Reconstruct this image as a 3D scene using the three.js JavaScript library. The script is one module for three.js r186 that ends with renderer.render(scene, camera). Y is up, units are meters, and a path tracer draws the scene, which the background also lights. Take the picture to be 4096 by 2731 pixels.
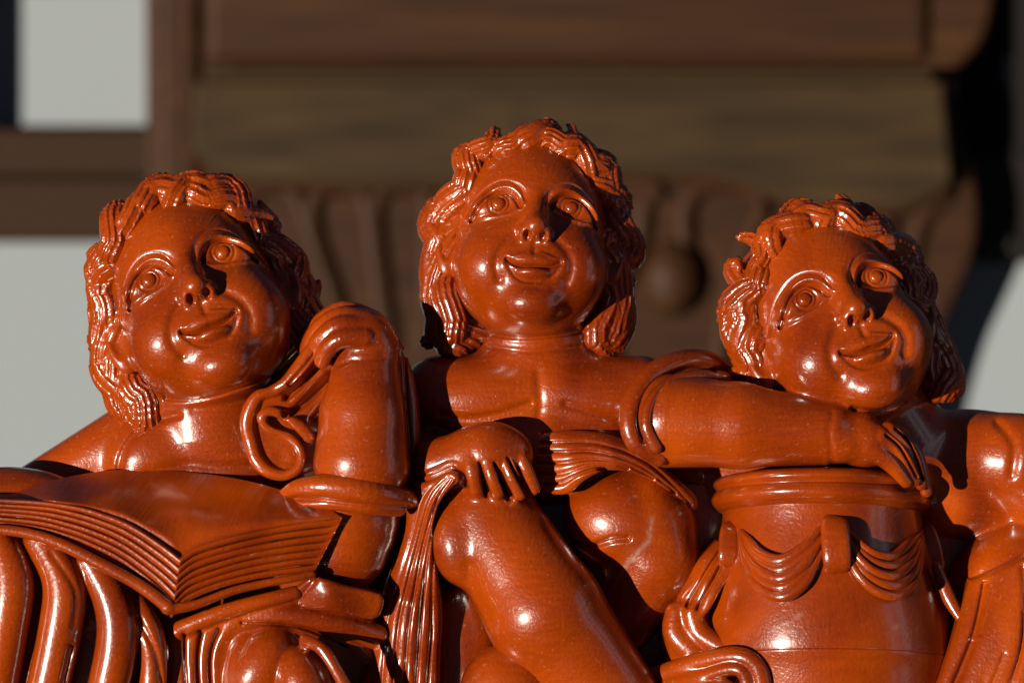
import * as THREE from 'three';
import { mergeGeometries } from 'three/addons/utils/BufferGeometryUtils.js';
import { RoundedBoxGeometry } from 'three/addons/geometries/RoundedBoxGeometry.js';

// ---------------------------------------------------------------- camera, sky, sun, exposure
const W = 1024, H = 682, D = 4000;                 // carving is worked out in millimetres, lens 4 m away
const scene = new THREE.Scene();
const camera = new THREE.PerspectiveCamera(2 * Math.atan(341 / D) * 180 / Math.PI, W / H, 0.1, 60);
const TILT = -15 * Math.PI / 180;                  // the lens looks down at the carving
camera.position.set(0, 0, D / 1000).applyAxisAngle(new THREE.Vector3(1, 0, 0), TILT);
camera.rotation.x = TILT;
camera.focus = 3.93;
camera.userData.fStop = 2.5;
const renderer = new THREE.WebGLRenderer({ antialias: true });
renderer.setSize(W, H);
renderer.toneMapping = THREE.LinearToneMapping;
renderer.toneMappingExposure = 1.35;
renderer.shadowMap.enabled = true;
{ // late afternoon sky: pale horizon, blue overhead, dim ground haze below
  const w = 128, h = 64, data = new Float32Array(w * h * 4);
  for (let j = 0; j < h; j++) for (let i = 0; i < w; i++) {
    const el = ((j + 0.5) / h - 0.5) * Math.PI, s = Math.sin(el), o = (j * w + i) * 4;
    const up = Math.max(s, 0), g = Math.pow(1 - up, 3), dn = Math.min(1, Math.max(0, -s * 6));
    const r = 0.012 + 0.014 * g, gg = 0.017 + 0.014 * g, b = 0.03 + 0.01 * g;
    data[o] = r * (1 - dn) + 0.02 * dn; data[o + 1] = gg * (1 - dn) + 0.016 * dn; data[o + 2] = b * (1 - dn) + 0.012 * dn; data[o + 3] = 1;
  }
  const sky = new THREE.DataTexture(data, w, h, THREE.RGBAFormat, THREE.FloatType);
  sky.mapping = THREE.EquirectangularReflectionMapping;
  sky.magFilter = sky.minFilter = THREE.LinearFilter;
  sky.needsUpdate = true;
  scene.background = sky; scene.environment = sky;
}
const sun = new THREE.DirectionalLight(new THREE.Color(1, 0.9, 0.76), 5);
sun.position.set(-6.4, 1.0, 7.55);
sun.castShadow = true;
sun.shadow.mapSize.set(2048, 2048);
Object.assign(sun.shadow.camera, { left: -2.5, right: 2.5, top: 2.5, bottom: -2.5, near: 1, far: 20 });
scene.add(sun, sun.target);

// ---------------------------------------------------------------- helpers
let seed = 7;
const rnd = () => { seed = (seed * 1664525 + 1013904223) >>> 0; return seed / 4294967296; };
const P = (x, y, z = 0) => [(x - 512) * (1 - z / D), (341 - y) * (1 - z / D), z];
const hash = (i, j, k) => { let h = (i * 374761393 + j * 668265263 + k * 2147483647 * 3) | 0; h = Math.imul(h ^ (h >>> 13), 1274126177); h ^= h >>> 16; return (h >>> 0) / 4294967296; };
function noise(x, y, z) {
  const i = Math.floor(x), j = Math.floor(y), k = Math.floor(z); let u = x - i, v = y - j, w = z - k;
  u = u * u * (3 - 2 * u); v = v * v * (3 - 2 * v); w = w * w * (3 - 2 * w);
  const L = (a, b, t) => a + (b - a) * t;
  return L(L(L(hash(i, j, k), hash(i + 1, j, k), u), L(hash(i, j + 1, k), hash(i + 1, j + 1, k), u), v),
    L(L(hash(i, j, k + 1), hash(i + 1, j, k + 1), u), L(hash(i, j + 1, k + 1), hash(i + 1, j + 1, k + 1), u), v), w);
}
const smin = (a, b, k) => { if (k <= 0) return a < b ? a : b; const h = k - Math.abs(a - b); return (a < b ? a : b) - (h > 0 ? h * h / (4 * k) : 0); };
const smax = (a, b, k) => -smin(-a, -b, k);
const ell = (x, y, z, a, b, c) => {
  const u = x / a, v = y / b, w = z / c, k0 = Math.sqrt(u * u + v * v + w * w);
  if (k0 < 1e-6) return -Math.min(a, b, c);
  const p = u / a, q = v / b, r = w / c; return k0 * (k0 - 1) / Math.sqrt(p * p + q * q + r * r);
};
function spline(pts, n) { // Catmull-Rom through rows of any width
  const out = [], m = pts.length, dim = pts[0].length;
  if (m < 3) return pts;
  for (let i = 0; i < m - 1; i++) {
    const a = pts[Math.max(i - 1, 0)], b = pts[i], c = pts[i + 1], d = pts[Math.min(i + 2, m - 1)];
    for (let s = 0; s < n; s++) {
      const t = s / n, t2 = t * t, t3 = t2 * t, r = [];
      for (let q = 0; q < dim; q++) r.push(0.5 * (2 * b[q] + (c[q] - a[q]) * t + (2 * a[q] - 5 * b[q] + 4 * c[q] - d[q]) * t2 + (3 * b[q] - a[q] - 3 * c[q] + d[q]) * t3));
      out.push(r);
    }
  }
  out.push(pts[m - 1]); return out;
}
const line2 = (x, y, l) => { // distance in the plane to a polyline
  let best = 1e9;
  for (let i = 0; i + 1 < l.length; i++) {
    const a = l[i], b = l[i + 1], dx = b[0] - a[0], dy = b[1] - a[1];
    let t = ((x - a[0]) * dx + (y - a[1]) * dy) / (dx * dx + dy * dy); t = t < 0 ? 0 : t > 1 ? 1 : t;
    const ex = x - a[0] - dx * t, ey = y - a[1] - dy * t, q = ex * ex + ey * ey; if (q < best) best = q;
  }
  return Math.sqrt(best);
};

function plate(pts) { // thin plate through scattered heights
  const n = pts.length, m = n + 3, A = [], U = (r2) => r2 < 1e-9 ? 0 : r2 * Math.log(r2) * 0.5;
  for (let i = 0; i < n; i++) { const r = []; for (let j = 0; j < n; j++) r.push(U(((pts[i][0] - pts[j][0]) ** 2 + (pts[i][1] - pts[j][1]) ** 2) / 1e4) + (i === j ? 0.002 : 0)); r.push(1, pts[i][0] / 100, pts[i][1] / 100, pts[i][2]); A.push(r); }
  for (let k = 0; k < 3; k++) { const r = []; for (let j = 0; j < n; j++) r.push(k === 0 ? 1 : pts[j][k - 1] / 100); r.push(0, 0, 0, 0); A.push(r); }
  for (let c = 0; c < m; c++) { let p = c; for (let r = c + 1; r < m; r++) if (Math.abs(A[r][c]) > Math.abs(A[p][c])) p = r; [A[c], A[p]] = [A[p], A[c]]; for (let r = 0; r < m; r++) if (r !== c) { const f = A[r][c] / A[c][c]; if (f) for (let k = c; k <= m; k++) A[r][k] -= f * A[c][k]; } }
  const w = A.map((r, i) => r[m] / r[i]);
  return (x, y) => { let s = w[n] + w[n + 1] * x / 100 + w[n + 2] * y / 100; for (let i = 0; i < n; i++) s += w[i] * U(((x - pts[i][0]) ** 2 + (y - pts[i][1]) ** 2) / 1e4); return s; };
}
// A carved solid: capsules, ellipsoids and tubes melted together, then cut with gouge lines
class Solid {
  constructor() { this.p = []; this.g = []; }
  add(f, c, R, k, sub) { this.p.push({ f, x: c[0], y: c[1], z: c[2], R, k, sub }); return this; }
  cap(A, ra, B, rb, k = 8, sub) {
    const a = P(...A), b = P(...B), dx = b[0] - a[0], dy = b[1] - a[1], dz = b[2] - a[2], l2 = dx * dx + dy * dy + dz * dz;
    return this.add((x, y, z) => {
      x -= a[0]; y -= a[1]; z -= a[2]; let t = (x * dx + y * dy + z * dz) / l2; t = t < 0 ? 0 : t > 1 ? 1 : t;
      x -= dx * t; y -= dy * t; z -= dz * t; return Math.sqrt(x * x + y * y + z * z) - ra - (rb - ra) * t;
    }, [(a[0] + b[0]) / 2, (a[1] + b[1]) / 2, (a[2] + b[2]) / 2], Math.sqrt(l2) / 2 + Math.max(ra, rb), k, sub);
  }
  ell(C, r, k = 8, rot = 0, sub) {
    const c = P(...C), co = Math.cos(rot), si = Math.sin(rot);
    return this.add((x, y, z) => { x -= c[0]; y -= c[1]; return ell(x * co + y * si, y * co - x * si, z - c[2], r[0], r[1], r[2]); }, c, Math.max(...r), k, sub);
  }
  tube(pts, k = 3, flat = 1) {
    const s = spline(pts, 5).map(([x, y, z, r]) => [...P(x, y, z), r]);
    let c = [0, 0, 0]; for (const q of s) for (let i = 0; i < 3; i++) c[i] += q[i] / s.length;
    let R = 0; for (const q of s) R = Math.max(R, Math.hypot(q[0] - c[0], q[1] - c[1], q[2] - c[2]) + q[3]);
    return this.add((x, y, z) => {
      let best = 1e9;
      for (let i = 0; i + 1 < s.length; i++) {
        const a = s[i], b = s[i + 1], dx = b[0] - a[0], dy = b[1] - a[1], dz = b[2] - a[2];
        const px = x - a[0], py = y - a[1], pz = z - a[2];
        let t = (px * dx + py * dy + pz * dz) / (dx * dx + dy * dy + dz * dz); t = t < 0 ? 0 : t > 1 ? 1 : t;
        const ex = px - dx * t, ey = py - dy * t, ez = pz - dz * t, d = Math.sqrt(ex * ex + ey * ey + ez * ez) - a[3] - (b[3] - a[3]) * t;
        if (d < best) best = d;
      }
      return best;
    }, c, R, k);
  }
  sheet(poly, ctrl, thick, round = 4, k = 4) { // a cloth or slab with a drawn outline and a modelled front
    const q = spline([...poly, poly[0]], 4).map(([x, y]) => { const w = P(x, y, 50); return [w[0], w[1]]; });
    const h = plate(ctrl.map(([x, y, z]) => P(x, y, z))), xs = q.map((v) => v[0]), ys = q.map((v) => v[1]), x0 = Math.min(...xs), x1 = Math.max(...xs), y0 = Math.min(...ys), y1 = Math.max(...ys);
    const zs = ctrl.map((v) => v[2]), zm = (Math.min(...zs) + Math.max(...zs)) / 2, c = [(x0 + x1) / 2, (y0 + y1) / 2, zm];
    return this.add((x, y, z) => {
      let best = 1e9, ins = false;
      for (let i = 0, j = q.length - 1; i < q.length; j = i++) {
        const a = q[j], b = q[i], dx = b[0] - a[0], dy = b[1] - a[1]; let t = ((x - a[0]) * dx + (y - a[1]) * dy) / (dx * dx + dy * dy + 1e-9); t = t < 0 ? 0 : t > 1 ? 1 : t;
        const ex = x - a[0] - dx * t, ey = y - a[1] - dy * t, e = ex * ex + ey * ey; if (e < best) best = e;
        if ((b[1] > y) !== (a[1] > y) && x < (a[0] - b[0]) * (y - b[1]) / (a[1] - b[1]) + b[0]) ins = !ins;
      }
      const s2 = ins ? -Math.sqrt(best) : Math.sqrt(best), f = z - h(x, y);
      return smax(smax(s2, f * 0.8, round), -(f + thick) * 0.8, round);
    }, c, Math.hypot(x1 - x0, y1 - y0, 2 * (Math.max(...zs) - Math.min(...zs)) + 2 * thick) / 2 + 10, k);
  }
  fn(f, C, R, k) { return this.add(f, C, R, k); }
  groove(pts, depth, w, z0 = -60) { // gouge (depth > 0) or raised line (depth < 0), drawn on the front
    const l = spline(pts.map(([x, y]) => { const q = P(x, y, 60); return [q[0], q[1]]; }), 5);
    const xs = l.map((q) => q[0]), ys = l.map((q) => q[1]), m = 3 * w;
    this.g.push({ l, depth, w, z0, x0: Math.min(...xs) - m, x1: Math.max(...xs) + m, y0: Math.min(...ys) - m, y1: Math.max(...ys) + m }); return this;
  }
  d(x, y, z) {
    let d = 1e9;
    for (const p of this.p) {
      const dx = x - p.x, dy = y - p.y, dz = z - p.z, far = Math.sqrt(dx * dx + dy * dy + dz * dz) - p.R;
      if (p.sub) { if (far > p.k + 2 && -far < d - p.k) continue; d = smax(d, -p.f(x, y, z), p.k); continue; }
      if (far > 12 && far > d + p.k) continue;
      if (far > 60) { if (far < d) d = far; continue; }
      d = smin(d, p.f(x, y, z), p.k);
    }
    const d0 = d; if (d < 14) for (const g of this.g) if (z > g.z0 && x > g.x0 && x < g.x1 && y > g.y0 && y < g.y1) {
      const q = line2(x, y, g.l) / g.w; if (q < 3) d += g.depth * Math.exp(-q * q) * (g.depth > 0 ? 1 : d0 > 2 ? 0 : d0 < -1 ? 1 : (2 - d0) / 3);
    }
    return d;
  }
}
// surface nets over a sparse grid; normals come from the field itself
function carve(f, lo, hi, h) {
  const S = 4, n = [0, 1, 2].map((i) => Math.ceil((hi[i] - lo[i]) / h / S) * S + 1), [nx, ny, nz] = n;
  const box = (x, y, z) => Math.max(f(x, y, z), lo[0] + 1.6 * h - x, x - hi[0] + 1.6 * h, lo[1] + 1.6 * h - y, y - hi[1] + 1.6 * h, lo[2] + 1.6 * h - z, z - hi[2] + 1.6 * h);
  const v = new Float32Array(nx * ny * nz).fill(NaN), id = new Int32Array(nx * ny * nz).fill(-1);
  const at = (i, j, k) => (k * ny + j) * nx + i, live = [], rad = h * S * 0.87 * 1.4 + 7, B = 4 * S, radB = h * B * 0.87 * 1.25 + 12;
  for (let K = 0; K < nz - 1; K += B) for (let J = 0; J < ny - 1; J += B) for (let I = 0; I < nx - 1; I += B) {
    if (Math.abs(box(lo[0] + (I + B / 2) * h, lo[1] + (J + B / 2) * h, lo[2] + (K + B / 2) * h)) > radB) continue;
    for (let k = K; k < Math.min(K + B, nz - 1); k += S) for (let j = J; j < Math.min(J + B, ny - 1); j += S) for (let i = I; i < Math.min(I + B, nx - 1); i += S) {
      if (Math.abs(box(lo[0] + (i + S / 2) * h, lo[1] + (j + S / 2) * h, lo[2] + (k + S / 2) * h)) > rad) continue;
      live.push(i, j, k);
      for (let c = 0; c <= S; c++) for (let b = 0; b <= S; b++) for (let a = 0; a <= S; a++) {
        const q = at(i + a, j + b, k + c); if (v[q] !== v[q]) v[q] = box(lo[0] + (i + a) * h, lo[1] + (j + b) * h, lo[2] + (k + c) * h);
      }
    }
  }
  const pos = [], idx = [], E = [[0, 1], [2, 3], [4, 5], [6, 7], [0, 2], [1, 3], [4, 6], [5, 7], [0, 4], [1, 5], [2, 6], [3, 7]];
  const cv = new Float64Array(8);
  const each = (fn) => { for (let t = 0; t < live.length; t += 3) for (let c = 0; c < S; c++) for (let b = 0; b < S; b++) for (let a = 0; a < S; a++) fn(live[t] + a, live[t + 1] + b, live[t + 2] + c); };
  each((i, j, k) => {
    let m = 0; for (let c = 0; c < 8; c++) { cv[c] = v[at(i + (c & 1), j + ((c >> 1) & 1), k + (c >> 2))]; if (cv[c] < 0) m++; }
    if (!m || m === 8) return;
    let x = 0, y = 0, z = 0, q = 0;
    for (const [a, b] of E) if ((cv[a] < 0) !== (cv[b] < 0)) {
      const t = cv[a] / (cv[a] - cv[b]);
      x += (a & 1) + t * ((b & 1) - (a & 1)); y += ((a >> 1) & 1) + t * (((b >> 1) & 1) - ((a >> 1) & 1)); z += (a >> 2) + t * ((b >> 2) - (a >> 2)); q++;
    }
    id[at(i, j, k)] = pos.length / 3; pos.push(lo[0] + (i + x / q) * h, lo[1] + (j + y / q) * h, lo[2] + (k + z / q) * h);
  });
  const quad = (a, b, c, d, flip) => { if (a < 0 || b < 0 || c < 0 || d < 0) return; if (flip) idx.push(a, c, b, a, d, c); else idx.push(a, b, c, a, c, d); };
  each((i, j, k) => {
    const s = v[at(i, j, k)] < 0;
    if (j && k && v[at(i + 1, j, k)] < 0 !== s) quad(id[at(i, j - 1, k - 1)], id[at(i, j, k - 1)], id[at(i, j, k)], id[at(i, j - 1, k)], !s);
    if (i && k && v[at(i, j + 1, k)] < 0 !== s) quad(id[at(i - 1, j, k - 1)], id[at(i, j, k - 1)], id[at(i, j, k)], id[at(i - 1, j, k)], s);
    if (i && j && v[at(i, j, k + 1)] < 0 !== s) quad(id[at(i - 1, j - 1, k)], id[at(i, j - 1, k)], id[at(i, j, k)], id[at(i - 1, j, k)], !s);
  });
  const nv = pos.length / 3, nor = new Float32Array(nv * 3), e = h * 0.55;
  for (let q = 0; q < nv; q++) {
    const x = pos[q * 3], y = pos[q * 3 + 1], z = pos[q * 3 + 2];
    const a = box(x + e, y - e, z - e), b = box(x - e, y - e, z + e), c = box(x - e, y + e, z - e), d = box(x + e, y + e, z + e);
    const gx = a - b - c + d, gy = -a - b + c + d, gz = -a + b - c + d, l = Math.hypot(gx, gy, gz) || 1;
    nor[q * 3] = gx / l; nor[q * 3 + 1] = gy / l; nor[q * 3 + 2] = gz / l;
  }
  const g = new THREE.BufferGeometry();
  g.setAttribute('position', new THREE.Float32BufferAttribute(pos, 3));
  g.setAttribute('normal', new THREE.BufferAttribute(nor, 3));
  g.setIndex(idx); return g;
}
// a tube with an oval, ridged section: locks of hair, garland strands, straps
function sweep(pts, o = {}) {
  const { n = 10, seg = 6, ridges = 0, amp = 0.1, twist = 0, flat = 0.6, hint = [0, 0, 1] } = o;
  const s = spline(pts, seg), pos = [], idx = [], hv = new THREE.Vector3(...hint), up = new THREE.Vector3();
  const T = new THREE.Vector3(), Bn = new THREE.Vector3(), N = new THREE.Vector3();
  for (let i = 0; i < s.length; i++) {
    const a = s[Math.max(i - 1, 0)], b = s[Math.min(i + 1, s.length - 1)], t = i / (s.length - 1);
    T.set(b[0] - a[0], b[1] - a[1], b[2] - a[2]).normalize();
    up.copy(typeof o.hintAt === 'function' ? hv.fromArray(o.hintAt(s[i])) : hv);
    Bn.crossVectors(up, T).normalize(); N.crossVectors(T, Bn).normalize();
    const r = Math.max(s[i][3], 1e-4);
    for (let j = 0; j < n; j++) {
      const f = j / n * 2 * Math.PI, q = r * (1 + amp * Math.cos(ridges * f + twist * t)), pw = (v) => Math.sign(v) * Math.abs(v) ** (o.sq ?? 1), cw = pw(Math.cos(f)) * q, ct = pw(Math.sin(f)) * q * flat;
      pos.push(s[i][0] + Bn.x * cw + N.x * ct, s[i][1] + Bn.y * cw + N.y * ct, s[i][2] + Bn.z * cw + N.z * ct);
    }
  }
  const m = s.length;
  for (let i = 0; i + 1 < m; i++) for (let j = 0; j < n; j++) {
    const a = i * n + j, b = i * n + (j + 1) % n; idx.push(a, b, a + n, b, b + n, a + n);
  }
  const c0 = pos.length / 3; pos.push(...s[0].slice(0, 3)); const c1 = c0 + 1; pos.push(...s[m - 1].slice(0, 3));
  for (let j = 0; j < n; j++) { idx.push(c0, (j + 1) % n, j); idx.push(c1, (m - 1) * n + j, (m - 1) * n + (j + 1) % n); }
  const g = new THREE.BufferGeometry(); g.setAttribute('position', new THREE.Float32BufferAttribute(pos, 3)); g.setIndex(idx); g.computeVertexNormals(); return g;
}

// ---------------------------------------------------------------- materials
function noiseTexture(size, fn) {
  const d = new Uint8Array(size * size * 4);
  for (let j = 0; j < size; j++) for (let i = 0; i < size; i++) { const q = (j * size + i) * 4, v = Math.max(0, Math.min(255, fn(i, j) * 255)); d[q] = d[q + 1] = d[q + 2] = v; d[q + 3] = 255; }
  const t = new THREE.DataTexture(d, size, size); t.wrapS = t.wrapT = THREE.RepeatWrapping; t.magFilter = THREE.LinearFilter; t.minFilter = THREE.LinearMipmapLinearFilter; t.generateMipmaps = true; t.needsUpdate = true; return t;
}
const lacquerBump = noiseTexture(1024, (i, j) => 0.5 * noise(i * 0.11, j * 0.11, 3) + 0.3 * noise(i * 0.3, j * 0.3, 9) + 0.2 * noise(i * 0.02, j * 0.18, 5));
const mahogany = new THREE.MeshPhysicalMaterial({ color: 0xffffff, vertexColors: true, roughness: 0.32, specularIntensity: 0.45, clearcoat: 1, clearcoatRoughness: 0.19, bumpMap: lacquerBump, bumpScale: 0.00045 });
mahogany.name = 'varnished mahogany';
const KNOT = P(309, 510, 115), SCRATCH = [[652, 517], [649, 539], [628, 562], [606, 599]].map(([x, y]) => P(x, y, 60));
// stain, grain and specks of dust, worked out in the wood itself
function stain(x, y, z, out, o) {
  const warp = noise(x * 0.012, y * 0.012, z * 0.012) * 3, fig = noise(x * 0.022 + warp, y * 0.008, z * 0.02), grain = noise(x * 0.05 + 7, y * 0.55 + warp * 4, z * 0.5), fine = noise(x * 0.5, y * 0.9, z * 0.9);
  let k = 0.52 + 0.96 * fig + 0.22 * (grain - 0.5) + 0.16 * (fine - 0.5);
  let r = 0.25 * k, g = 0.0312 * Math.pow(k, 1.4), b = 0.0003 * k;
  const sp = hash(Math.round(x * 0.8), Math.round(y * 0.8), Math.round(z * 0.8)), patch = noise(x * 0.03 + 40, y * 0.03, z * 0.03);
  if (sp > 0.9965 - 0.008 * patch) { const m = 0.3 * hash(Math.round(x * 0.8), 5, Math.round(y * 0.8)) + 0.05; r += (0.42 - r) * m; g += (0.28 - g) * m; b += (0.19 - b) * m; }
  { const kx = x - KNOT[0], ky = (y - KNOT[1]) * 1.5, q = Math.sqrt(kx * kx + ky * ky); if (q < 8 && z > 60) { const m = Math.max(0, 1 - q / 6.5) ** 0.5 * 0.75; r *= 1 - m; g *= 1 - m; } }
  if (z > 5 && x > 80 && x < 150) { const q = line2(x, y, SCRATCH) / (1.6 + 1.2 * noise(x * 0.1, y * 0.1, 1)); if (q < 2) { const m = 0.42 * Math.exp(-q * q) * (0.35 + 0.9 * noise(x * 0.6 + y * 0.5, y * 0.5 - x * 0.5, 5)); r += (0.3 - r) * m; g += (0.24 - g) * m; b += (0.19 - b) * m; } }
  out[o] = r; out[o + 1] = g; out[o + 2] = b;
}
function finish(g) { // colours, uv in metres, millimetres to metres
  const p = g.attributes.position, n = p.count, c = new Float32Array(n * 3), uv = new Float32Array(n * 2);
  for (let i = 0; i < n; i++) {
    const x = p.getX(i), y = p.getY(i), z = p.getZ(i); stain(x, y, z, c, i * 3);
    uv[i * 2] = (x + 0.35 * z) / 256; uv[i * 2 + 1] = (y + 0.55 * z) / 256;
    p.setXYZ(i, x / 1000, y / 1000, z / 1000);
  }
  g.setAttribute('color', new THREE.BufferAttribute(c, 3)); g.setAttribute('uv', new THREE.BufferAttribute(uv, 2)); return g;
}
function part(name, g, parent, m = mahogany) {
  const o = new THREE.Mesh(g, m); o.name = name; o.castShadow = o.receiveShadow = true; parent.add(o); return o;
}
const carvePart = (name, s, lo, hi, h, parent) => { // lo/hi as picture-plane x, y and depth
  const a = P(lo[0], hi[1], 0), b = P(hi[0], lo[1], 0);
  return part(name, finish(carve((x, y, z) => s.d(x, y, z), [a[0], a[1], lo[2]], [b[0], b[1], hi[2]], h)), parent);
};

// ---------------------------------------------------------------- the heads
const curve = (l) => spline(l, 5);
const LID = curve([[12, 7], [17, 18.5], [27, 26], [39, 26.5], [51, 20], [60, 9], [67, -2]]);
const LIDIN = curve([[15.5, 6], [20, 14.5], [28, 21], [38.5, 21.5], [48, 15.5], [56, 6.5], [62, -2]]);
const CREASE = curve([[10, 12], [15, 24.5], [27, 32.5], [40, 33], [54, 25.5], [64, 13], [71, 0]]);
const LOWLID = curve([[16, 4], [26, -1], [40, -3.5], [53, -4], [64, -2]]);
const MOUTH = curve([[0, -57.4], [10, -57.6], [19, -55.5], [26.5, -51]]);
const FOLD = curve([[19, -26], [28, -35], [35, -46], [37, -58], [33, -68]]);
const UPLIP = curve([[0, -45.5], [5, -44], [12, -46], [20, -49], [26, -50]]), LOLIP = curve([[0, -72], [10, -71], [19, -65], [27, -54]]);
function face(x, y, z) {
  const r2 = x * x + y * y + z * z; if (r2 > 36000) return Math.sqrt(r2) - 135;
  const ax = Math.abs(x);
  let d = ell(x, y - 22, z + 14, 76, 86, 86);
  d = smin(d, ell(x, y + 36, z - 1, 76, 71, 66), 22);
  d = smin(d, ell(ax - 38, y + 44, z - 32, 34, 35, 35), 18);
  d = smin(d, ell(x, y + 88, z - 45, 26, 19, 22), 20);
  if (d > 40) return d;
  d = smin(d, ell(ax - 81, y + 20, z - 1, 14, 27, 9), 4);
  d = smax(d, -ell(ax - 84, y + 17, z - 11, 7, 16, 6), 4);
  if (z < 15) return d;
  d = smax(d, -ell(ax - 37, y - 8, z - 76, 29, 17, 15), 13);
  d = smin(d, ell(ax - 37, y - 10, z - 46.5, 27, 17, 14.5), 3);
  { // nose
    const t = Math.max(0, Math.min(1, ((y - 24) * -42 + (z - 58) * 20) / (42 * 42 + 20 * 20))), py = y - 24 + 42 * t, pz = z - 58 - 20 * t;
    d = smin(d, Math.sqrt(x * x + py * py + pz * pz) - 6 - 4 * t, 10);
    d = smin(d, ell(x, y + 19, z - 78.5, 10.4, 10, 11), 6);
    d = smin(d, ell(ax - 12.3, y + 24, z - 72, 6.3, 7.5, 10), 5);
    d = smax(d, -ell(ax - 7.5, y + 30, z - 78, 4.2, 6, 9), 2);
  }
  d = smin(d, ell(x, y + 47, z - 51, 32, 18, 15), 18);
  d = smin(d, ell(ax - 7.5, y + 50.5 - ax * 0.03, z - 67.5 + ax * 0.14, 17, 6.4, 7.5), 2.5);
  d = smin(d, ell(x, y + 64 - ax * 0.08, z - 65 + ax * 0.1, 17.5, 6.4, 9), 2.5);
    d = smax(d, -ell(x, y + 75, z - 79, 20, 5, 11), 8);
  if (d > 9 || d < -9) return d;
  const gz = (l, w) => { const q = line2(ax, y, l) / w; return q < 3 ? Math.exp(-q * q) : 0; };
  if (ax < 78 && y > -12 && y < 43) {
    d -= 1.5 * gz(LID, 2.1); d += 3.6 * gz(LIDIN, 1.7); d += 1.0 * gz(CREASE, 1.5); d -= 1.4 * gz(LOWLID, 2.0);
    const q = Math.hypot(ax - 36, y - 10);
    if (q < 16) { const a = (q - 10.5) / 1.3, b = (q - 6.6) / 1.1; d += 1.1 * Math.exp(-a * a) + 0.9 * Math.exp(-b * b); if (q < 6.2) d -= 2.6 * Math.sqrt(1 - q * q / 38.5); }
  } else if (y < -18 && ax < 48) {
    d += 5 * gz(MOUTH, 1.9); d -= 0.8 * gz(UPLIP, 1.8); d += 1.6 * gz(LOLIP, 2.2); d += 2.6 * gz(FOLD, 5);
    const q = Math.hypot(ax, (Math.abs(y + 39) > 5 ? Math.abs(y + 39) - 5 : 0)) / 3; if (q < 3) d += 1.6 * Math.exp(-q * q);
  }
  return d;
}
function headFrame(eye, z, s, roll, yaw, pitch) { // roll leans the head, yaw turns it, pitch lifts the chin
  const q = Math.PI / 180, m = new THREE.Matrix4().makeRotationZ(roll * q).multiply(new THREE.Matrix4().makeRotationY(yaw * q)).multiply(new THREE.Matrix4().makeRotationX(-pitch * q));
  const e = new THREE.Vector3(0, 13, 60).applyMatrix4(m).multiplyScalar(s), w = P(eye[0], eye[1], z + e.z);
  const c = new THREE.Vector3(w[0] - e.x, w[1] - e.y, z), a = m.elements;
  const local = (fn) => (x, y, z) => { x = (x - c.x) / s; y = (y - c.y) / s; z = (z - c.z) / s; return s * fn(a[0] * x + a[1] * y + a[2] * z, a[4] * x + a[5] * y + a[6] * z, a[8] * x + a[9] * y + a[10] * z); };
  return { c, s, m: new THREE.Matrix4().compose(c, new THREE.Quaternion().setFromRotationMatrix(m), new THREE.Vector3(s, s, s)), f: local(face), local };
}
const HAIRLINE = [[0, 0, 86, 46], [25, 34, 80, 42], [48, 58, 62, 32], [68, 70, 38, 16], [88, 76, 10, 2], [105, 78, -12, -6], [122, 80, -46, -16], [138, 78, -80, -22], [155, 66, -108, -30]];
const HLANG = HAIRLINE.map(([, x, y, z]) => [Math.atan2(x, y - 5), z]);
function hairAt(al) {
  const s = al < 0 ? -1 : 1, a = Math.abs(al); let i = 0; while (i < HAIRLINE.length - 2 && HAIRLINE[i + 1][0] < a) i++;
  const p = HAIRLINE[i], q = HAIRLINE[i + 1], t = (a - p[0]) / (q[0] - p[0]);
  return [s * (p[1] + (q[1] - p[1]) * t), p[2] + (q[2] - p[2]) * t, p[3] + (q[3] - p[3]) * t];
}
function wig(x, y, z, n, len) {
  const ax = Math.abs(x), an = Math.atan2(ax, y - 5); let i = 0; while (i < HLANG.length - 2 && HLANG[i + 1][0] < an) i++;
  const t = Math.min(1.2, (an - HLANG[i][0]) / (HLANG[i + 1][0] - HLANG[i][0])), hz = HLANG[i][1] + (HLANG[i + 1][1] - HLANG[i][1]) * t;
  let d = ell(x, y - 4, z + 26, 91, 107, 79);
  d = smin(d, ell(ax - 60, y + 50 + 18 * len, z + 36, 27 + 3 * len, 36 + 5 * len, 30), 14);
  d = smax(d, z - hz - 5, 10);
  if (d > 16 || d < -16) return d;
  const sx = x < 0 ? 40 : 0, r = Math.hypot(x, y - 5), w1 = noise(x * 0.03 + n, y * 0.03, z * 0.03), w2 = noise(x * 0.06 + n + sx, y * 0.06, z * 0.06);
  d += 7 * (w2 - 0.5) + 1.3 * Math.sin(0.34 * r + 9 * w1 + 6 * an + n) + 0.8 * Math.sin(0.9 * r + 14 * w1 + 10 * an);
  return d;
}
const SIDE = [[[70, 0.1], [78, 0.6], [90, 0.9], [103, 0.6]], [[54, 0], [62, 0.5], [73, 1], [86, 1.2]], [[86, 0], [96, 0.3], [106, 0.8], [113, 1.25]], [[99, 0], [110, 0.25], [120, 0.85], [126, 1.3]], [[94, 1], [107, 1.15], [118, 0.9], [131, 1.1]],
  [[118, 0.5], [126, 0.9], [133, 0.8], [140, 0.5]], [[116, 0], [124, 0.3], [132, 0.3], [139, 0.6]], [[76, 0.9], [88, 1.2], [99, 1.1], [108, 0.8]], [[108, 0.9], [117, 1.25], [126, 1.2], [133, 1.5]]];
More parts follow.
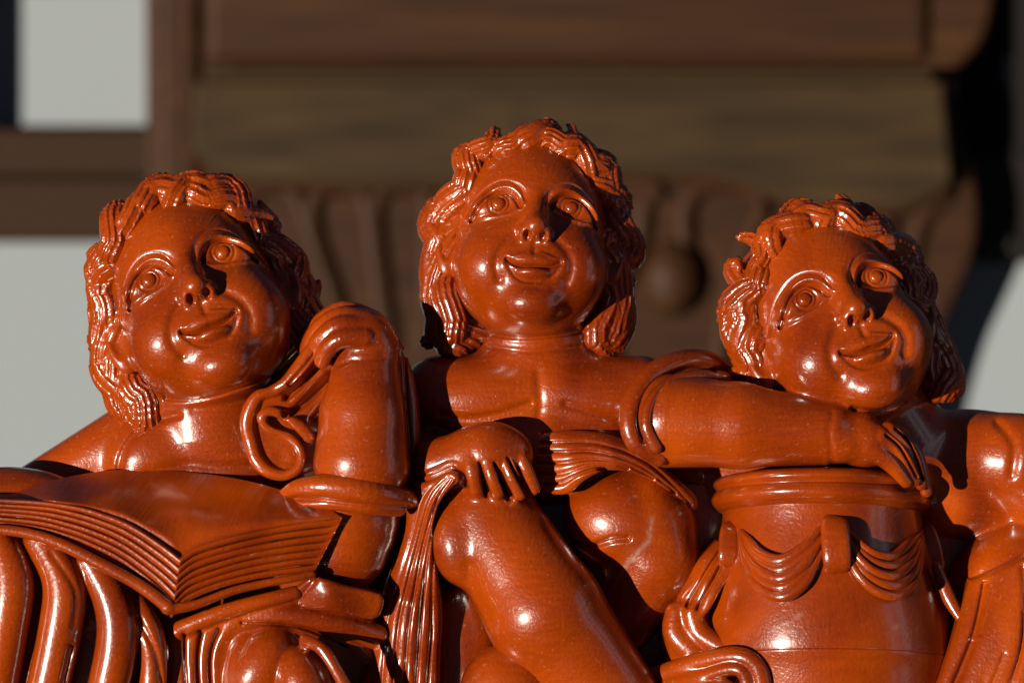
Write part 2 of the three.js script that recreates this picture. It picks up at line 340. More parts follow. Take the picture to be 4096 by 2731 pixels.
const TOP = [[[-52, 0.1], [-42, 0.6], [-30, 0.9], [-19, 1.6]], [[-34, 0], [-22, 0.4], [-9, 0.6], [3, 0.2]], [[-17, 0.7], [-6, 1.1], [6, 1.2], [14, 1.75]], [[4, 0], [14, 0.5], [24, 0.9], [31, 1.6]], [[16, 0], [28, 0.3], [42, 0.5], [55, 0.2]], [[30, 0.9], [43, 1.05], [55, 0.9], [66, 0.5]], [[-66, 0.5], [-58, 1], [-49, 1.25], [-40, 1.1]], [[-8, 0.3], [2, 0.7], [12, 0.7], [21, 0.2]], [[40, 0.3], [50, 0.7], [60, 1.1], [66, 1.5]]];
function hair(fr, sd, len) { // wavy locks with fine strand lines, carved out of one mass
  seed = sd; const locks = [], n0 = sd * 3.7;
  const lock = (l, sg, w) => {
    const ja = (rnd() - 0.5) * 10, jr = (rnd() - 0.5) * 0.4, jw = w * (0.8 + rnd() * 0.5), ph = rnd() * 6, curl = rnd() < 0.7, fq = (rnd() < 0.4 ? 0.62 : 0.95) + rnd() * 0.3;
    const rows = spline(l, 5), n = rows.length - 1, pts = rows.map(([a, rho], i) => {
      const t = i / n, [hx, hy, hz] = hairAt(sg * (a + ja - (curl && t > 0.75 ? (t - 0.75) * 42 : 0))), q = Math.hypot(hx, hy - 5), rr = rho + jr * Math.min(1, t * 3) + 0.28 * Math.sin(7 * t + ph), o = rr * 18.5 - 4 + (curl && t > 0.75 ? (t - 0.75) * 30 : 0);
      return [hx + hx / q * o, hy + (hy - 5) / q * o, hz + 2 - 14 * Math.max(0, rr - 0.3) ** 1.25, Math.max(3.2, jw * (t < 0.2 ? 0.6 + 2 * t : t < 0.6 ? 1 : 1 - 0.62 * ((t - 0.6) / 0.4) ** 1.4))];
    });
    const c = [0, 1, 2].map((k) => pts.reduce((v, p) => v + p[k], 0) / pts.length), rad = Math.max(...pts.map((p) => Math.hypot(p[0] - c[0], p[1] - c[1], p[2] - c[2]) + p[3]));
    locks.push({ pts, c, rad, fq, ph });
  };
  for (const sg of [-1, 1]) for (const l of SIDE) lock(l.map(([a, r]) => [a > 108 ? 108 + (a - 108) * (0.9 + 0.6 * len) : a, r]), sg, 12.5);
  const fl = sd % 2 ? 1 : -1; for (const l of TOP) lock(l.map(([a, r]) => [a, r * 0.8]), fl, 11.5);
  const f = (x, y, z) => {
    let d = wig(x, y, z, n0, len); if (d > 75) return d - 30;
    for (const L of locks) {
      const fx = x - L.c[0], fy = y - L.c[1], fz = z - L.c[2]; const far = Math.sqrt(fx * fx + fy * fy + fz * fz) - L.rad; if (far > d + 3) continue; if (far > 30) { if (far < d) d = far; continue; }
      let best = 1e9, lat = 0, P0 = L.pts;
      for (let i = 0; i + 1 < P0.length; i++) {
        const a = P0[i], b = P0[i + 1], dx = b[0] - a[0], dy = b[1] - a[1], dz = b[2] - a[2], px = x - a[0], py = y - a[1], pz = z - a[2], l2 = dx * dx + dy * dy + dz * dz;
        let t = (px * dx + py * dy + pz * dz) / l2; t = t < 0 ? 0 : t > 1 ? 1 : t;
        const ex = px - dx * t, ey = py - dy * t, ez = pz - dz * t, e = Math.sqrt(ex * ex + ey * ey + ez * ez) - a[3] - (b[3] - a[3]) * t;
        if (e < best) { best = e; const k = 1 / Math.sqrt(l2); lat = (ex * dy - ey * dx) * k; }
      }
      if (best < 9) best += 0.72 * Math.cos(lat * L.fq + L.ph) + 0.2 * Math.cos(lat * 2.3 * L.fq);
      d = smin(d, best, 1.6);
    }
    return d;
  };
  const R = 152 * fr.s, c = fr.c; return finish(carve(fr.local(f), [c.x - R, c.y - R, c.z - 125], [c.x + R, c.y + R, c.z + 90], 1.2));
}
const headL = headFrame([185, 263], 32, 1.07, 21, 6, 19);
const headM = headFrame([535.3, 202.7], -2, 1.0, -3, 3, 20);
const headR = headFrame([839.5, 285], 20, 1.06, 17.5, 12, 18);

// ---------------------------------------------------------------- the carving
const carving = new THREE.Group(); carving.name = 'wood_carving'; scene.add(carving);
carving.userData = { label: 'glossy red-brown wood carving of three curly-haired child figures with book and jar', category: 'sculpture' };
const withHead = (s, fr, k = 7) => s.fn(fr.f, [fr.c.x, fr.c.y, fr.c.z], 128 * fr.s, k);
const HR = 1.15;

{ // child figure resting its cheek on a raised hand, behind the book
  const s = new Solid();
  s.cap([196, 350, 22], 54, [212, 425, 8], 66, 8);
  s.ell([195, 482, 0], [112, 80, 60], 14);
  s.cap([136, 436, 8], 36, [10, 512, -8], 32, 12);
  s.cap([160, 434, 22], 32, [270, 428, 14], 34, 16);
  s.ell([152, 456, 38], [42, 34, 28], 12, 0.35);
  s.ell([236, 456, 38], [44, 34, 28], 12, -0.1);
  withHead(s, headL);
  s.cap([367, 352, 66], 30.5, [364, 415, 73], 43, 8).cap([364, 415, 73], 43, [362, 462, 80], 48, 6);
  s.cap([372, 346, 62], 27, [366, 335, 70], 25, 12).cap([370, 338, 62], 22, [352, 330, 72], 20, 8);
  s.tube([[372, 322, 52, 13], [344, 313, 56, 12.5], [319, 326, 54, 11], [305, 346, 48, 9]], 4).tube([[368, 324, 68, 13], [341, 318, 73, 12], [318, 332, 68, 10.5], [307, 351, 58, 9]], 2.2);
  s.tube([[366, 330, 82, 12.5], [340, 327, 87, 11.5], [321, 340, 81, 10], [313, 355, 70, 8.5]], 2.2).tube([[364, 338, 91, 11.5], [342, 338, 95, 10], [328, 348, 90, 9], [322, 360, 82, 8]], 2.2);
  s.tube([[396, 348, 38, 8], [404, 390, 40, 13], [406, 440, 46, 15], [400, 490, 58, 15]], 4);
  s.cap([366, 480, 45], 46, [345, 520, 58], 53, 8).cap([345, 520, 58], 53, [342, 546, 60], 46, 6);
  s.groove([[338, 365], [352, 360], [368, 360], [384, 356]], 1.2, 2.6, 40);
  s.groove([[166, 398], [200, 398], [245, 386], [290, 364]], 3.4, 2.6, 0).groove([[195, 408], [228, 403], [258, 392]], 1.2, 5, 0);
  s.groove([[116, 476], [124, 448], [145, 425], [178, 414]], 3.6, 4, -20);
  s.groove([[150, 472], [190, 463], [215, 466], [250, 464]], 2.5, 5, -20);
  s.groove([[404, 352], [405, 380], [408, 420], [412, 460]], 2.4, 1.8, 20);
  
  const fig = carvePart('figure', s, [-40, 160, -95], [440, 625, 150], HR, carving);
  fig.userData.label = 'child figure leaning its cheek on a raised hand';
  part('hair', hair(headL, 11, 0.3), fig);
}
{ // child figure in the middle, hand on knee
  const s = new Solid();
  s.cap([533, 312, -26], 58, [535, 380, -30], 62, 8);
  s.ell([535, 430, -14], [115, 76, 50], 14);
  s.cap([440, 393, 0], 38, [640, 393, 0], 38, 20);
  s.ell([487, 399, 26], [50, 25, 19], 14, 0.1).ell([596, 400, 26], [52, 25, 19], 14, -0.2);
  s.ell([545, 452, 10], [88, 44, 42], 12);
  withHead(s, headM);
  s.cap([428, 400, -22], 34, [426, 455, 0], 29, 8).cap([426, 455, 0], 29, [440, 466, 54], 26, 8);
  s.cap([440, 464, 58], 26, [487, 453, 72], 30, 8).ell([490, 454, 72], [43, 31.5, 26], 8);
  s.tube([[469, 452, 86, 10], [472, 470, 95, 8], [476, 489, 90, 7.5]], 3).tube([[485, 450, 90, 9], [491.5, 474, 98, 7.2], [498, 491, 93, 6.8]], 1.5);
  s.tube([[501, 450, 87, 9], [511, 474, 94, 7.2], [520, 493, 89, 6.8]], 1.5).tube([[514, 446, 80, 9], [526, 468, 86, 6.8], [534, 488, 79, 6.6]], 1.5);
  s.cap([487, 522, 44], 52, [545, 612, 72], 58, 9).cap([545, 612, 72], 58, [622, 712, 60], 46, 9);
  s.ell([457, 545, 64], [26, 40, 30], 10, 0.2);
  s.ell([630, 522, 18], [67, 53, 50], 8, -0.2).cap([655, 560, 20], 45, [622, 618, 0], 36, 12);
  s.groove([[420, 476], [438, 468], [453, 462], [462, 472], [466, 484]], 3, 2.2, 30);
  for (const x of [[[480, 462], [483, 476], [486, 494]], [[495, 462], [501, 478], [508, 497]], [[508, 457], [517, 476], [527, 494]]]) s.groove(x, 6, 1.5, 60);
  s.groove([[472, 330], [505, 336], [535, 337], [575, 332], [600, 324]], 3, 2.2, -40).groove([[488, 346], [530, 351], [580, 347]], 1.6, 3, -40);
  s.groove([[440, 414], [468, 418], [500, 413], [530, 403]], 2.6, 4, -30).groove([[566, 404], [595, 413], [625, 425]], 2.6, 4, -30).groove([[538, 372], [540, 400], [538, 430]], 1.6, 5, -30);
  s.groove([[572, 541], [592, 545], [612, 539], [628, 537]], 4, 3, 10);
  s.groove([[470, 565], [478, 590], [492, 618]], 2.6, 7, 30);
  const fig = carvePart('figure', s, [385, 90, -95], [712, 740, 150], HR, carving);
  fig.userData.label = 'child figure sitting upright with a hand on its knee';
  part('hair', hair(headM, 23, 1), fig);
}
{ // child figure leaning over the jar
  const s = new Solid();
  s.cap([858, 385, 5], 52, [890, 440, -20], 60, 8);
  s.ell([965, 478, -40], [95, 70, 52], 14);
  s.cap([890, 452, -22], 36, [1000, 457, -20], 42, 14).ell([1020, 460, -12], [50, 47, 45], 10).cap([1022, 462, -15], 42, [1085, 560, -20], 40, 10);
  s.ell([800, 480, -50], [150, 75, 46], 14);
  withHead(s, headR);
  s.cap([670, 420, 70], 46.5, [740, 425, 80], 41, 8).cap([740, 425, 80], 41, [825, 432, 84], 32, 8);
  s.ell([858, 439, 84], [38, 26, 24], 7, -0.3).ell([842, 445, 97], [17, 15, 14], 8);
  s.tube([[868, 446, 95, 12], [890, 463, 94, 8.5], [906, 481, 84, 6.5]], 3).tube([[880, 437, 94, 11], [903, 456, 88, 7.2], [915, 480, 78, 6]], 1.5);
  s.tube([[888, 431, 88, 10], [911, 452, 80, 6.6], [921, 484, 70, 6]], 1.5).tube([[892, 429, 78, 9], [917, 453, 70, 6.2], [926, 491, 60, 6]], 1.5);
  s.groove([[882, 434], [897, 447], [914, 476]], 5, 1.4, 50).groove([[892, 428], [908, 444], [921, 478]], 4, 1.3, 45);
  s.ell([1030, 580, -14], [88, 62, 62], 8, 0.2);
  s.groove([[828, 412], [825, 432], [829, 460]], 1.2, 3.5, 30);
  s.groove([[1005, 425], [1018, 445], [1016, 475]], 3, 5, -40);
  s.groove([[850, 408], [880, 410], [905, 402]], 3, 2.6, -20);
  const fig = carvePart('figure', s, [615, 190, -95], [1085, 700, 150], HR, carving);
  fig.userData.label = 'child figure reaching an arm across the jar';
  part('hair', hair(headR, 41, 0.7), fig);
}
// cloths
const folds = (s, ridges, up, w, cut = 0, cw = 1.6) => { // raised folds, with a gouge between neighbours
  for (const r of ridges) s.groove(r.map(([x, y], i) => [x + (i ? 3 * (hash(i, x | 0, y | 0) - 0.5) : 0), y + 2 * (hash(i + 9, x | 0, y | 0) - 0.5)]), -up * (0.45 + 1.1 * hash(r[0][0] | 0, r[0][1] | 0, 4)), w * (0.8 + 0.5 * hash(r[0][0] | 0, r[0][1] | 0, 8)), -60);
  if (cut) for (let i = 0; i + 1 < ridges.length; i++) s.groove(ridges[i].map((p, k) => { const q = ridges[i + 1][Math.min(k, ridges[i + 1].length - 1)]; return [(p[0] + q[0]) / 2, (p[1] + q[1]) / 2]; }), cut * (0.4 + 1.2 * hash(i, ridges[i][0][0] | 0, 2)), cw, -60);
};
{
  const s = new Solid();  // sash hanging from the raised hand, hem turned in an S
  s.sheet([[312, 341], [323, 346], [338, 362], [336, 385], [330, 410], [326, 440], [328, 462], [305, 473], [282, 479], [264, 473], [251, 457], [244, 432], [246, 407], [257, 394], [272, 388], [290, 372], [301, 355]],
    [[315, 348, 80], [290, 378, 82], [256, 405, 78], [250, 440, 74], [280, 440, 70], [325, 430, 60], [285, 474, 76], [308, 400, 66], [335, 370, 62]], 30, 5);
  s.tube([[316, 346, 76, 7], [300, 367, 80, 8], [285, 383, 80, 6], [272, 390, 76, 5]], 3);
  s.tube([[276, 391, 78, 4], [259, 395, 79, 6], [250, 409, 77, 7.5], [247, 425, 75, 7.5], [251, 442, 74, 7], [256, 458, 76, 7], [267, 470, 78, 6.5], [285, 475, 78, 5], [299, 467, 78, 5], [301, 453, 77, 5], [293, 440, 76, 4.5], [281, 433, 76, 4.5], [268, 427, 78, 5], [262, 417, 80, 5.5], [270, 411, 80, 5], [283, 415, 78, 5], [297, 424, 76, 5.5], [310, 437, 70, 6]], 3);
  s.ell([279, 424, 86], [13, 5, 16], 3, -0.4, true).ell([282, 455, 88], [15, 13, 16], 4, 0, true);
  s.groove([[327, 357], [312, 373], [300, 386], [287, 397]], 7, 3, 30).groove([[333, 374], [316, 392], [298, 408], [286, 414]], 7, 3.2, 30).groove([[318, 350], [306, 366], [290, 384]], 2.5, 1.8, 30);
  s.groove([[322, 372], [308, 388], [296, 400]], -3, 3, 30).groove([[330, 392], [318, 404], [306, 420], [316, 428]], -3, 4, 30).groove([[326, 404], [314, 418]], 4, 3, 30);
  const c = carvePart('sash', s, [225, 325, 15], [348, 495, 110], 1.1, carving); c.userData.label = 'sash with a ruffled hem gathered in the raised hand';
}
{
  const s = new Solid();  // sleeves of the raised arm
  s.tube([[284, 494, 92, 6], [300, 487, 106, 9], [328, 486, 117, 12], [365, 491, 118, 13], [395, 496, 100, 11], [415, 500, 72, 9]], 5);
  s.tube([[296, 502, 98, 6], [330, 500, 112, 9], [368, 505, 112, 9], [398, 508, 92, 8]], 6);
  s.groove([[290, 497], [325, 497], [370, 502], [410, 504]], 2, 2.2, 40);
  s.sheet([[299, 582], [318, 572], [345, 580], [381, 590], [384, 604], [374, 616], [340, 608], [296, 602]], [[300, 590, 108], [340, 585, 116], [380, 596, 98], [300, 602, 104], [340, 606, 112], [374, 614, 92], [330, 594, 120]], 40, 5);
  s.groove([[318, 576], [306, 590], [300, 600]], 2, 3, 60);
  carvePart('sleeve', s, [270, 465, 30], [425, 635, 150], 1.2, carving);
}
{
  const s = new Solid();  // cloth hanging from the knee
  s.sheet([[452, 467], [430, 479], [410, 486], [403, 530], [385, 583], [371, 626], [360, 735], [430, 735], [441, 648], [442, 600], [433, 542], [438, 503], [460, 476]],
    [[450, 472, 98], [411, 490, 78], [437, 505, 94], [403, 530, 68], [431, 542, 82], [386, 583, 58], [439, 600, 66], [372, 626, 54], [440, 644, 62], [363, 730, 48], [430, 730, 58], [408, 600, 80], [404, 660, 76]], 45, 7);
  folds(s, [[[442, 474], [420, 494], [409, 535], [394, 585], [382, 628], [374, 730]], [[447, 475], [428, 496], [416, 537], [402, 587], [392, 630], [384, 730]], [[450, 476], [434, 498], [422, 540], [411, 588], [403, 634], [396, 730]], [[454, 478], [440, 502], [427, 542], [419, 590], [413, 638], [408, 730]], [[458, 480], [444, 506], [432, 546], [428, 592], [426, 640], [418, 730]], [[455, 490], [440, 515], [436, 550], [436, 595], [436, 640], [428, 730]]], 2.6, 3.2, 3.2, 1.7);
  const c = carvePart('drapery', s, [350, 455, -10], [465, 740, 120], 1.15, carving); c.userData.label = 'long pleated cloth hanging beside the knee';
}
{
  const s = new Solid();  // cloth drawn over the second knee
  s.sheet([[513, 439], [545, 432], [580, 430], [624, 439], [668, 470], [698, 497], [694, 512], [670, 491], [640, 474], [608, 469], [586, 478], [568, 493], [546, 491], [534, 472], [523, 455]],
    [[515, 442, 36], [545, 434, 50], [580, 432, 56], [624, 441, 58], [668, 471, 48], [696, 504, 28], [640, 470, 72], [608, 467, 76], [570, 488, 68], [540, 478, 56], [570, 455, 70], [615, 452, 74]], 50, 6);
  folds(s, [[[518, 443], [560, 438], [602, 440], [642, 456], [674, 482], [694, 504]], [[522, 449], [560, 446], [600, 448], [640, 463], [668, 484], [684, 500]], [[528, 457], [560, 457], [596, 455], [632, 464], [656, 478], [668, 486]], [[535, 467], [560, 468], [588, 461], [612, 461], [630, 466], [640, 471]], [[542, 478], [562, 478], [580, 469], [600, 464], [610, 464], [615, 465]], [[548, 488], [562, 486], [576, 478], [588, 472], [592, 471], [595, 470]]], 2.4, 3, 3.2, 1.6);
  const c = carvePart('drapery', s, [500, 418, -20], [712, 522, 95], 1.15, carving); c.userData.label = 'folded cloth drawn across the second knee';
}
{
  const s = new Solid();  // pleats below the book
  const T = (l) => s.tube(l.map(([x, y, z, r], i) => [x - 4 + 5 * (hash(i, x + 90 | 0, 3) - 0.5), y, z - r * 0.3, r * (1.02 + 0.22 * hash(i, x + 90 | 0, 7))]), 5);
  s.ell([70, 680, 0], [130, 160, 55], 6);
  T([[-60, 525, 118, 16], [-42, 575, 124, 19], [-46, 630, 124, 19], [-70, 735, 118, 19]]);
  T([[-8, 525, 120, 15], [14, 575, 127, 18], [12, 628, 127, 19], [-12, 735, 120, 19]]);
  T([[45, 538, 122, 14], [69, 580, 130, 18], [66, 632, 130, 19], [40, 735, 122, 19]]);
  T([[95, 560, 124, 12], [118, 602, 129, 16], [118, 648, 128, 18], [98, 735, 120, 18]]);
  T([[136, 592, 116, 9], [154, 634, 118, 12], [158, 672, 114, 13], [152, 735, 108, 14]]);
  s.groove([[80, 640], [74, 664], [66, 700]], 3.5, 2.5, 0).groove([[146, 615], [162, 650], [168, 700]], 3, 3, 0).groove([[60, 548], [84, 585], [82, 622]], 1.6, 3, 0);
  const c = carvePart('drapery', s, [-75, 510, 0], [188, 740, 160], 1.4, carving); c.userData.label = 'deep round pleats under the open book';
}
{
  const s = new Solid();  // gathered cloth and rolled end under the sleeve
  s.sheet([[172, 622], [200, 612], [250, 596], [300, 588], [345, 604], [378, 622], [382, 660], [375, 740], [176, 740], [172, 680]], [[175, 630, 104], [240, 606, 108], [300, 595, 100], [378, 628, 74], [340, 620, 92], [185, 735, 98], [240, 735, 96], [360, 700, 40], [300, 640, 92], [230, 660, 96], [345, 665, 55]], 60, 8);
  s.tube([[178, 629, 102, 8], [225, 611, 108, 8], [295, 592, 104, 7]], 4).tube([[215, 626, 92, 9], [275, 613, 98, 10], [340, 624, 90, 10], [378, 634, 68, 10]], 4);
  folds(s, [[[180, 632], [182, 660], [188, 730]], [[196, 630], [194, 660], [199, 730]], [[212, 628], [206, 660], [211, 730]], [[232, 624], [219, 655], [224, 730]]], 3.4, 4, 4, 2);
  folds(s, [[[240, 616], [300, 620], [350, 640]], [[250, 622], [300, 628], [345, 650]]], 2.4, 3, 3, 1.6);
  s.tube([[300, 624, 78, 6], [256, 632, 92, 8], [236, 662, 102, 9], [240, 735, 102, 10]], 4);
  s.ell([262, 668, 92], [32, 46, 34], 5, -0.55).ell([304, 684, 102], [29, 40, 36], 4, 0.35);
  s.tube([[305, 640, 112, 6], [320, 647, 126, 6], [335, 667, 131, 6], [351, 700, 129, 7], [358, 735, 126, 7]], 7).tube([[300, 630, 84, 6], [340, 636, 72, 6], [368, 657, 56, 7]], 3);
  const c = carvePart('drapery', s, [162, 570, -5], [395, 740, 160], 1.2, carving); c.userData.label = 'gathered cloth ending in a roll below the sleeve';
}
{
  const s = new Solid();  // sleeve ring round the elbow
  s.tube([[658, 458, 96, 8], [637, 443, 100, 10], [629, 422, 100, 10], [634, 398, 92, 11], [652, 375, 74, 12], [680, 362, 50, 12], [706, 362, 25, 12], [728, 374, 2, 11], [744, 390, -10, 10]], 5);
  s.tube([[656, 447, 110, 6], [646, 424, 112, 6], [651, 400, 104, 7], [669, 383, 86, 8], [696, 376, 65, 9], [724, 380, 35, 9]], 5).ell([690, 398, 10], [52, 34, 44], 6);
  s.groove([[641, 440], [637, 420], [643, 396], [660, 378], [690, 368], [715, 370]], 2.6, 2, -20);
  carvePart('sleeve', s, [610, 340, -45], [762, 475, 135], 1.2, carving);
}
{
  const s = new Solid();  // ribbon and scroll of cloth left of the jar
  s.sheet([[717, 540], [733, 546], [736, 565], [722, 586], [706, 612], [690, 620], [675, 606], [688, 576], [701, 556]], [[718, 545, 46], [734, 556, 58], [690, 575, 50], [722, 584, 66], [678, 604, 52], [705, 610, 68], [704, 580, 64]], 40, 5);
  folds(s, [[[718, 548], [700, 572], [682, 604]], [[724, 552], [708, 578], [692, 608]], [[730, 558], [717, 582], [702, 608]]], 2.6, 3.4, 3.2, 1.6);
  s.tube([[676, 612, 50, 11], [677, 634, 52, 13], [704, 660, 62, 10]], 5).tube([[692, 612, 58, 10], [702, 634, 60, 11], [740, 656, 76, 7]], 5);
  s.tube([[655, 676, 54, 10], [700, 661, 84, 10], [738, 655, 106, 9], [757, 666, 111, 9], [762, 690, 108, 10], [755, 735, 102, 11]], 4);
  s.tube([[668, 690, 70, 8], [706, 675, 94, 7], [736, 668, 110, 7], [747, 684, 111, 7], [744, 735, 105, 8]], 3).tube([[690, 700, 82, 9], [716, 687, 100, 8], [732, 691, 107, 8], [730, 735, 102, 9]], 3);
  s.ell([708, 695, 55], [52, 40, 50], 6).ell([690, 640, 30], [30, 40, 34], 6);
  const c = carvePart('drapery', s, [632, 525, -10], [790, 740, 135], 1.2, carving); c.userData.label = 'ribbon and rolled scroll of cloth beside the jar';
}
{
  const s = new Solid();  // cloth over the thigh at the other side of the jar
  s.sheet([[970, 580], [1000, 567], [1040, 547], [1110, 535], [1110, 745], [905, 745], [932, 690], [955, 625]], [[972, 582, 52], [1005, 568, 62], [1045, 550, 66], [1100, 540, 60], [1100, 740, 90], [910, 740, 88], [935, 690, 84], [957, 625, 70], [1000, 620, 84], [1040, 640, 92], [990, 690, 96]], 70, 7);
  folds(s, [[[974, 588], [958, 632], [934, 690], [916, 740]], [[996, 578], [986, 632], [962, 690], [944, 740]]], 5, 7, 3.5, 3);
  folds(s, [[[1010, 572], [1008, 620], [994, 690], [976, 740]], [[1034, 562], [1034, 630], [1012, 700], [1000, 740]], [[1062, 552], [1066, 630], [1044, 700], [1030, 740]]], 9, 8, 6, 3.4);
  s.groove([[992, 590], [984, 612], [978, 632]], 3, 1.8, 0).groove([[1000, 650], [988, 680], [970, 715]], 3.5, 2.4, 0).groove([[972, 640], [952, 690]], 2.6, 2.2, 0).groove([[1020, 610], [1016, 650], [1000, 690]], 2.4, 2, 0);
  s.groove([[974, 583], [1000, 572], [1036, 554], [1080, 543]], -3, 3, -20);
  const c = carvePart('drapery', s, [900, 530, -10], [1088, 740, 125], 1.3, carving); c.userData.label = 'pleated cloth falling from the thigh beside the jar';
}
// ground of the carving, behind all of it
{
  const s = new Solid();
  s.fn((x, y, z) => Math.max(Math.abs(x - 10) - 560, Math.abs(y + 270) - 128, Math.abs(z + 50) - 35) + 6 * (noise(x * 0.02, y * 0.02, 3) - 0.5), [10, -270, -50], 600, 3);
  s.ell([462, 660, 20], [34, 80, 18], 10).ell([507, 694, 72], [46, 50, 40], 8, 0.3).ell([400, 640, -10], [60, 90, 30], 10);
  const c = carvePart('carved_ground', s, [-70, 470, -90], [1095, 745, 130], 2.0, carving); c.userData.label = 'wood block behind the figures';
}
// open book
{
  const book = new THREE.Group(); book.name = 'book'; carving.add(book); book.userData.label = 'thick open book with its corner pointing outwards';
  const top = { ab: [[180.5, 557.5, 165], [198, 546, 160], [226, 537.5, 154], [262, 529, 145], [300, 522.5, 134], [342.5, 517, 122]], ac: [[180.5, 557.5, 165], [160, 542, 161], [128, 522, 156], [98, 511, 152], [68, 504, 148], [30, 499.5, 143], [-50, 496, 132]] };
  const back = [[342.5, 517, 122], [314, 500.5, 100], [255, 482, 80], [196, 472, 66], [137, 469, 60], [98, 471, 62], [50, 480, 74], [0, 492, 100], [-50, 496.5, 128]];
  const samp = (l, t) => { const s = spline(l, 12), f = t * (s.length - 1), i = Math.min(Math.floor(f), s.length - 2), u = f - i; return [0, 1, 2].map((q) => s[i][q] + (s[i + 1][q] - s[i][q]) * u); };
  const offA = [-9, 60, -14], offB = [-28, 54, -8], offC = [0, 28, -6];
  const NL = 7;
  const pageZ = plate([...[0, 0.25, 0.5, 0.75, 1].map((t) => samp(top.ab, t)), ...[0.25, 0.5, 0.75, 1].map((t) => samp(top.ac, t)), ...[0.15, 0.35, 0.5, 0.65, 0.85].map((t) => samp(back, t)), [190, 510, 128], [110, 492, 116], [260, 505, 122]]);
  for (let L = 0; L < NL; L++) {
    const u0 = L / NL, u1 = (L + 0.985) / NL, inset = L % 2 ? 1.0 : 0, pos = [], idx = [], N = 40, prof = [[0, 4], [0.12, 1.3], [0.32, 0], [0.68, 0], [0.88, 1.3], [1, 4]];
    const bow = (t) => Math.sin(Math.min(1, t) * Math.PI);
    const edge = []; // running from the far left round the corner to the right-hand end
    for (let i = N; i >= 0; i--) edge.push(['c', i / N]); for (let i = 1; i <= N; i++) edge.push(['b', i / N]);
    const pt = (e, u, ins) => {
      const [k, t] = e, p = samp(k === 'c' ? top.ac : top.ab, t), o = k === 'c' ? offC : offB, s = k === 'c' ? 1 : 1;
      let a = [0, 1, 2].map((q) => offA[q] + (o[q] - offA[q]) * t);
      if (k === 'b') a[1] += -4 * bow(t); 
      const wob = 0.9 * (noise(t * 5 + L * 7.3, L, k === 'c' ? 1 : 4) - 0.5);
      const fd = k === 'b' ? Math.min(1, (1 - t) * 18) : 1; return P(p[0] + a[0] * u, p[1] + a[1] * u + wob * fd, p[2] + a[2] * u - (inset + ins) * fd);
    };
    for (const [u, ins] of prof) for (const e of edge) pos.push(...pt(e, u0 + (u1 - u0) * u, ins));
    const M = edge.length; for (let r = 0; r + 1 < prof.length; r++) for (let i = 0; i + 1 < M; i++) { const a = r * M + i; idx.push(a, a + M, a + 1, a + 1, a + M, a + M + 1); }
    // the leaf's face, back to the far edge, and its underside
    const face = (row, shift, flip) => {
      const st = pos.length / 3, R = 22;
      for (let i = 0; i < M; i++) {
        const f = pos.slice((row * M + i) * 3, (row * M + i) * 3 + 3), b0 = samp(back, 1 - i / (M - 1)), b = P(b0[0], b0[1] + shift, b0[2]);
        for (let j = 0; j <= R; j++) { const v = j / R, lin = f[2] + (b[2] - f[2]) * v; if (row) { pos.push(f[0] + (b[0] - f[0]) * v, f[1] + (b[1] - f[1]) * v, lin); continue; } const e = samp(edge[i][0] === 'c' ? top.ac : top.ab, edge[i][1]), px = e[0] + (b0[0] - e[0]) * v, py = e[1] + (b0[1] - e[1]) * v, w = Math.min(1, v * 5), z = (pageZ(px, py) - 34 * u0 * v * 0 - (L ? 14 * v + 2 : 0)) * w + lin * (1 - w); const q = P(px, py + (L ? (34 * u0) * v + 60 * u0 * (1 - v) : 0), z); const m2 = Math.min(1, v * 5); pos.push(f[0] * (1 - m2) + q[0] * m2, f[1] * (1 - m2) + q[1] * m2, z); }
      }
      for (let i = 0; i + 1 < M; i++) for (let j = 0; j < R; j++) { const a = st + i * (R + 1) + j; if (flip) idx.push(a, a + R + 1, a + 1, a + 1, a + R + 1, a + R + 2); else idx.push(a, a + 1, a + R + 1, a + 1, a + R + 2, a + R + 1); }
    };
    if (!L) face(0, 0, true); 
    // the short end
    const e0 = pos.length / 3; for (let r = 0; r < prof.length; r++) { const f = pos.slice((r * M + M - 1) * 3, (r * M + M - 1) * 3 + 3); pos.push(...f, f[0] - 2, f[1], f[2] - 50); }
    for (let r = 0; r + 1 < prof.length; r++) { const a = e0 + r * 2; idx.push(a, a + 2, a + 1, a + 1, a + 2, a + 3); }
    const g = new THREE.BufferGeometry(); g.setAttribute('position', new THREE.Float32BufferAttribute(pos, 3)); g.setIndex(idx); g.computeVertexNormals();
    part('leaf', finish(g), book);
  }
  const s = new Solid(); s.tube([[-60, 532, 132, 5], [0, 529, 140, 5], [49, 539, 145, 5.5], [98, 562, 150, 6], [140, 585, 153, 6], [168, 606, 153, 6.5]], 3).tube([[168, 608, 152, 6], [195, 604, 148, 4.5], [240, 588, 138, 4], [312, 574, 118, 4]], 3);
  carvePart('cover', s, [-60, 515, 90], [330, 640, 170], 1.2, book);
  const h = new Solid(); h.ell([15, 510, 60], [82, 43, 46], 4, -0.05);
  carvePart('far_page', h, [-70, 455, 0], [110, 560, 120], 1.6, book);
}
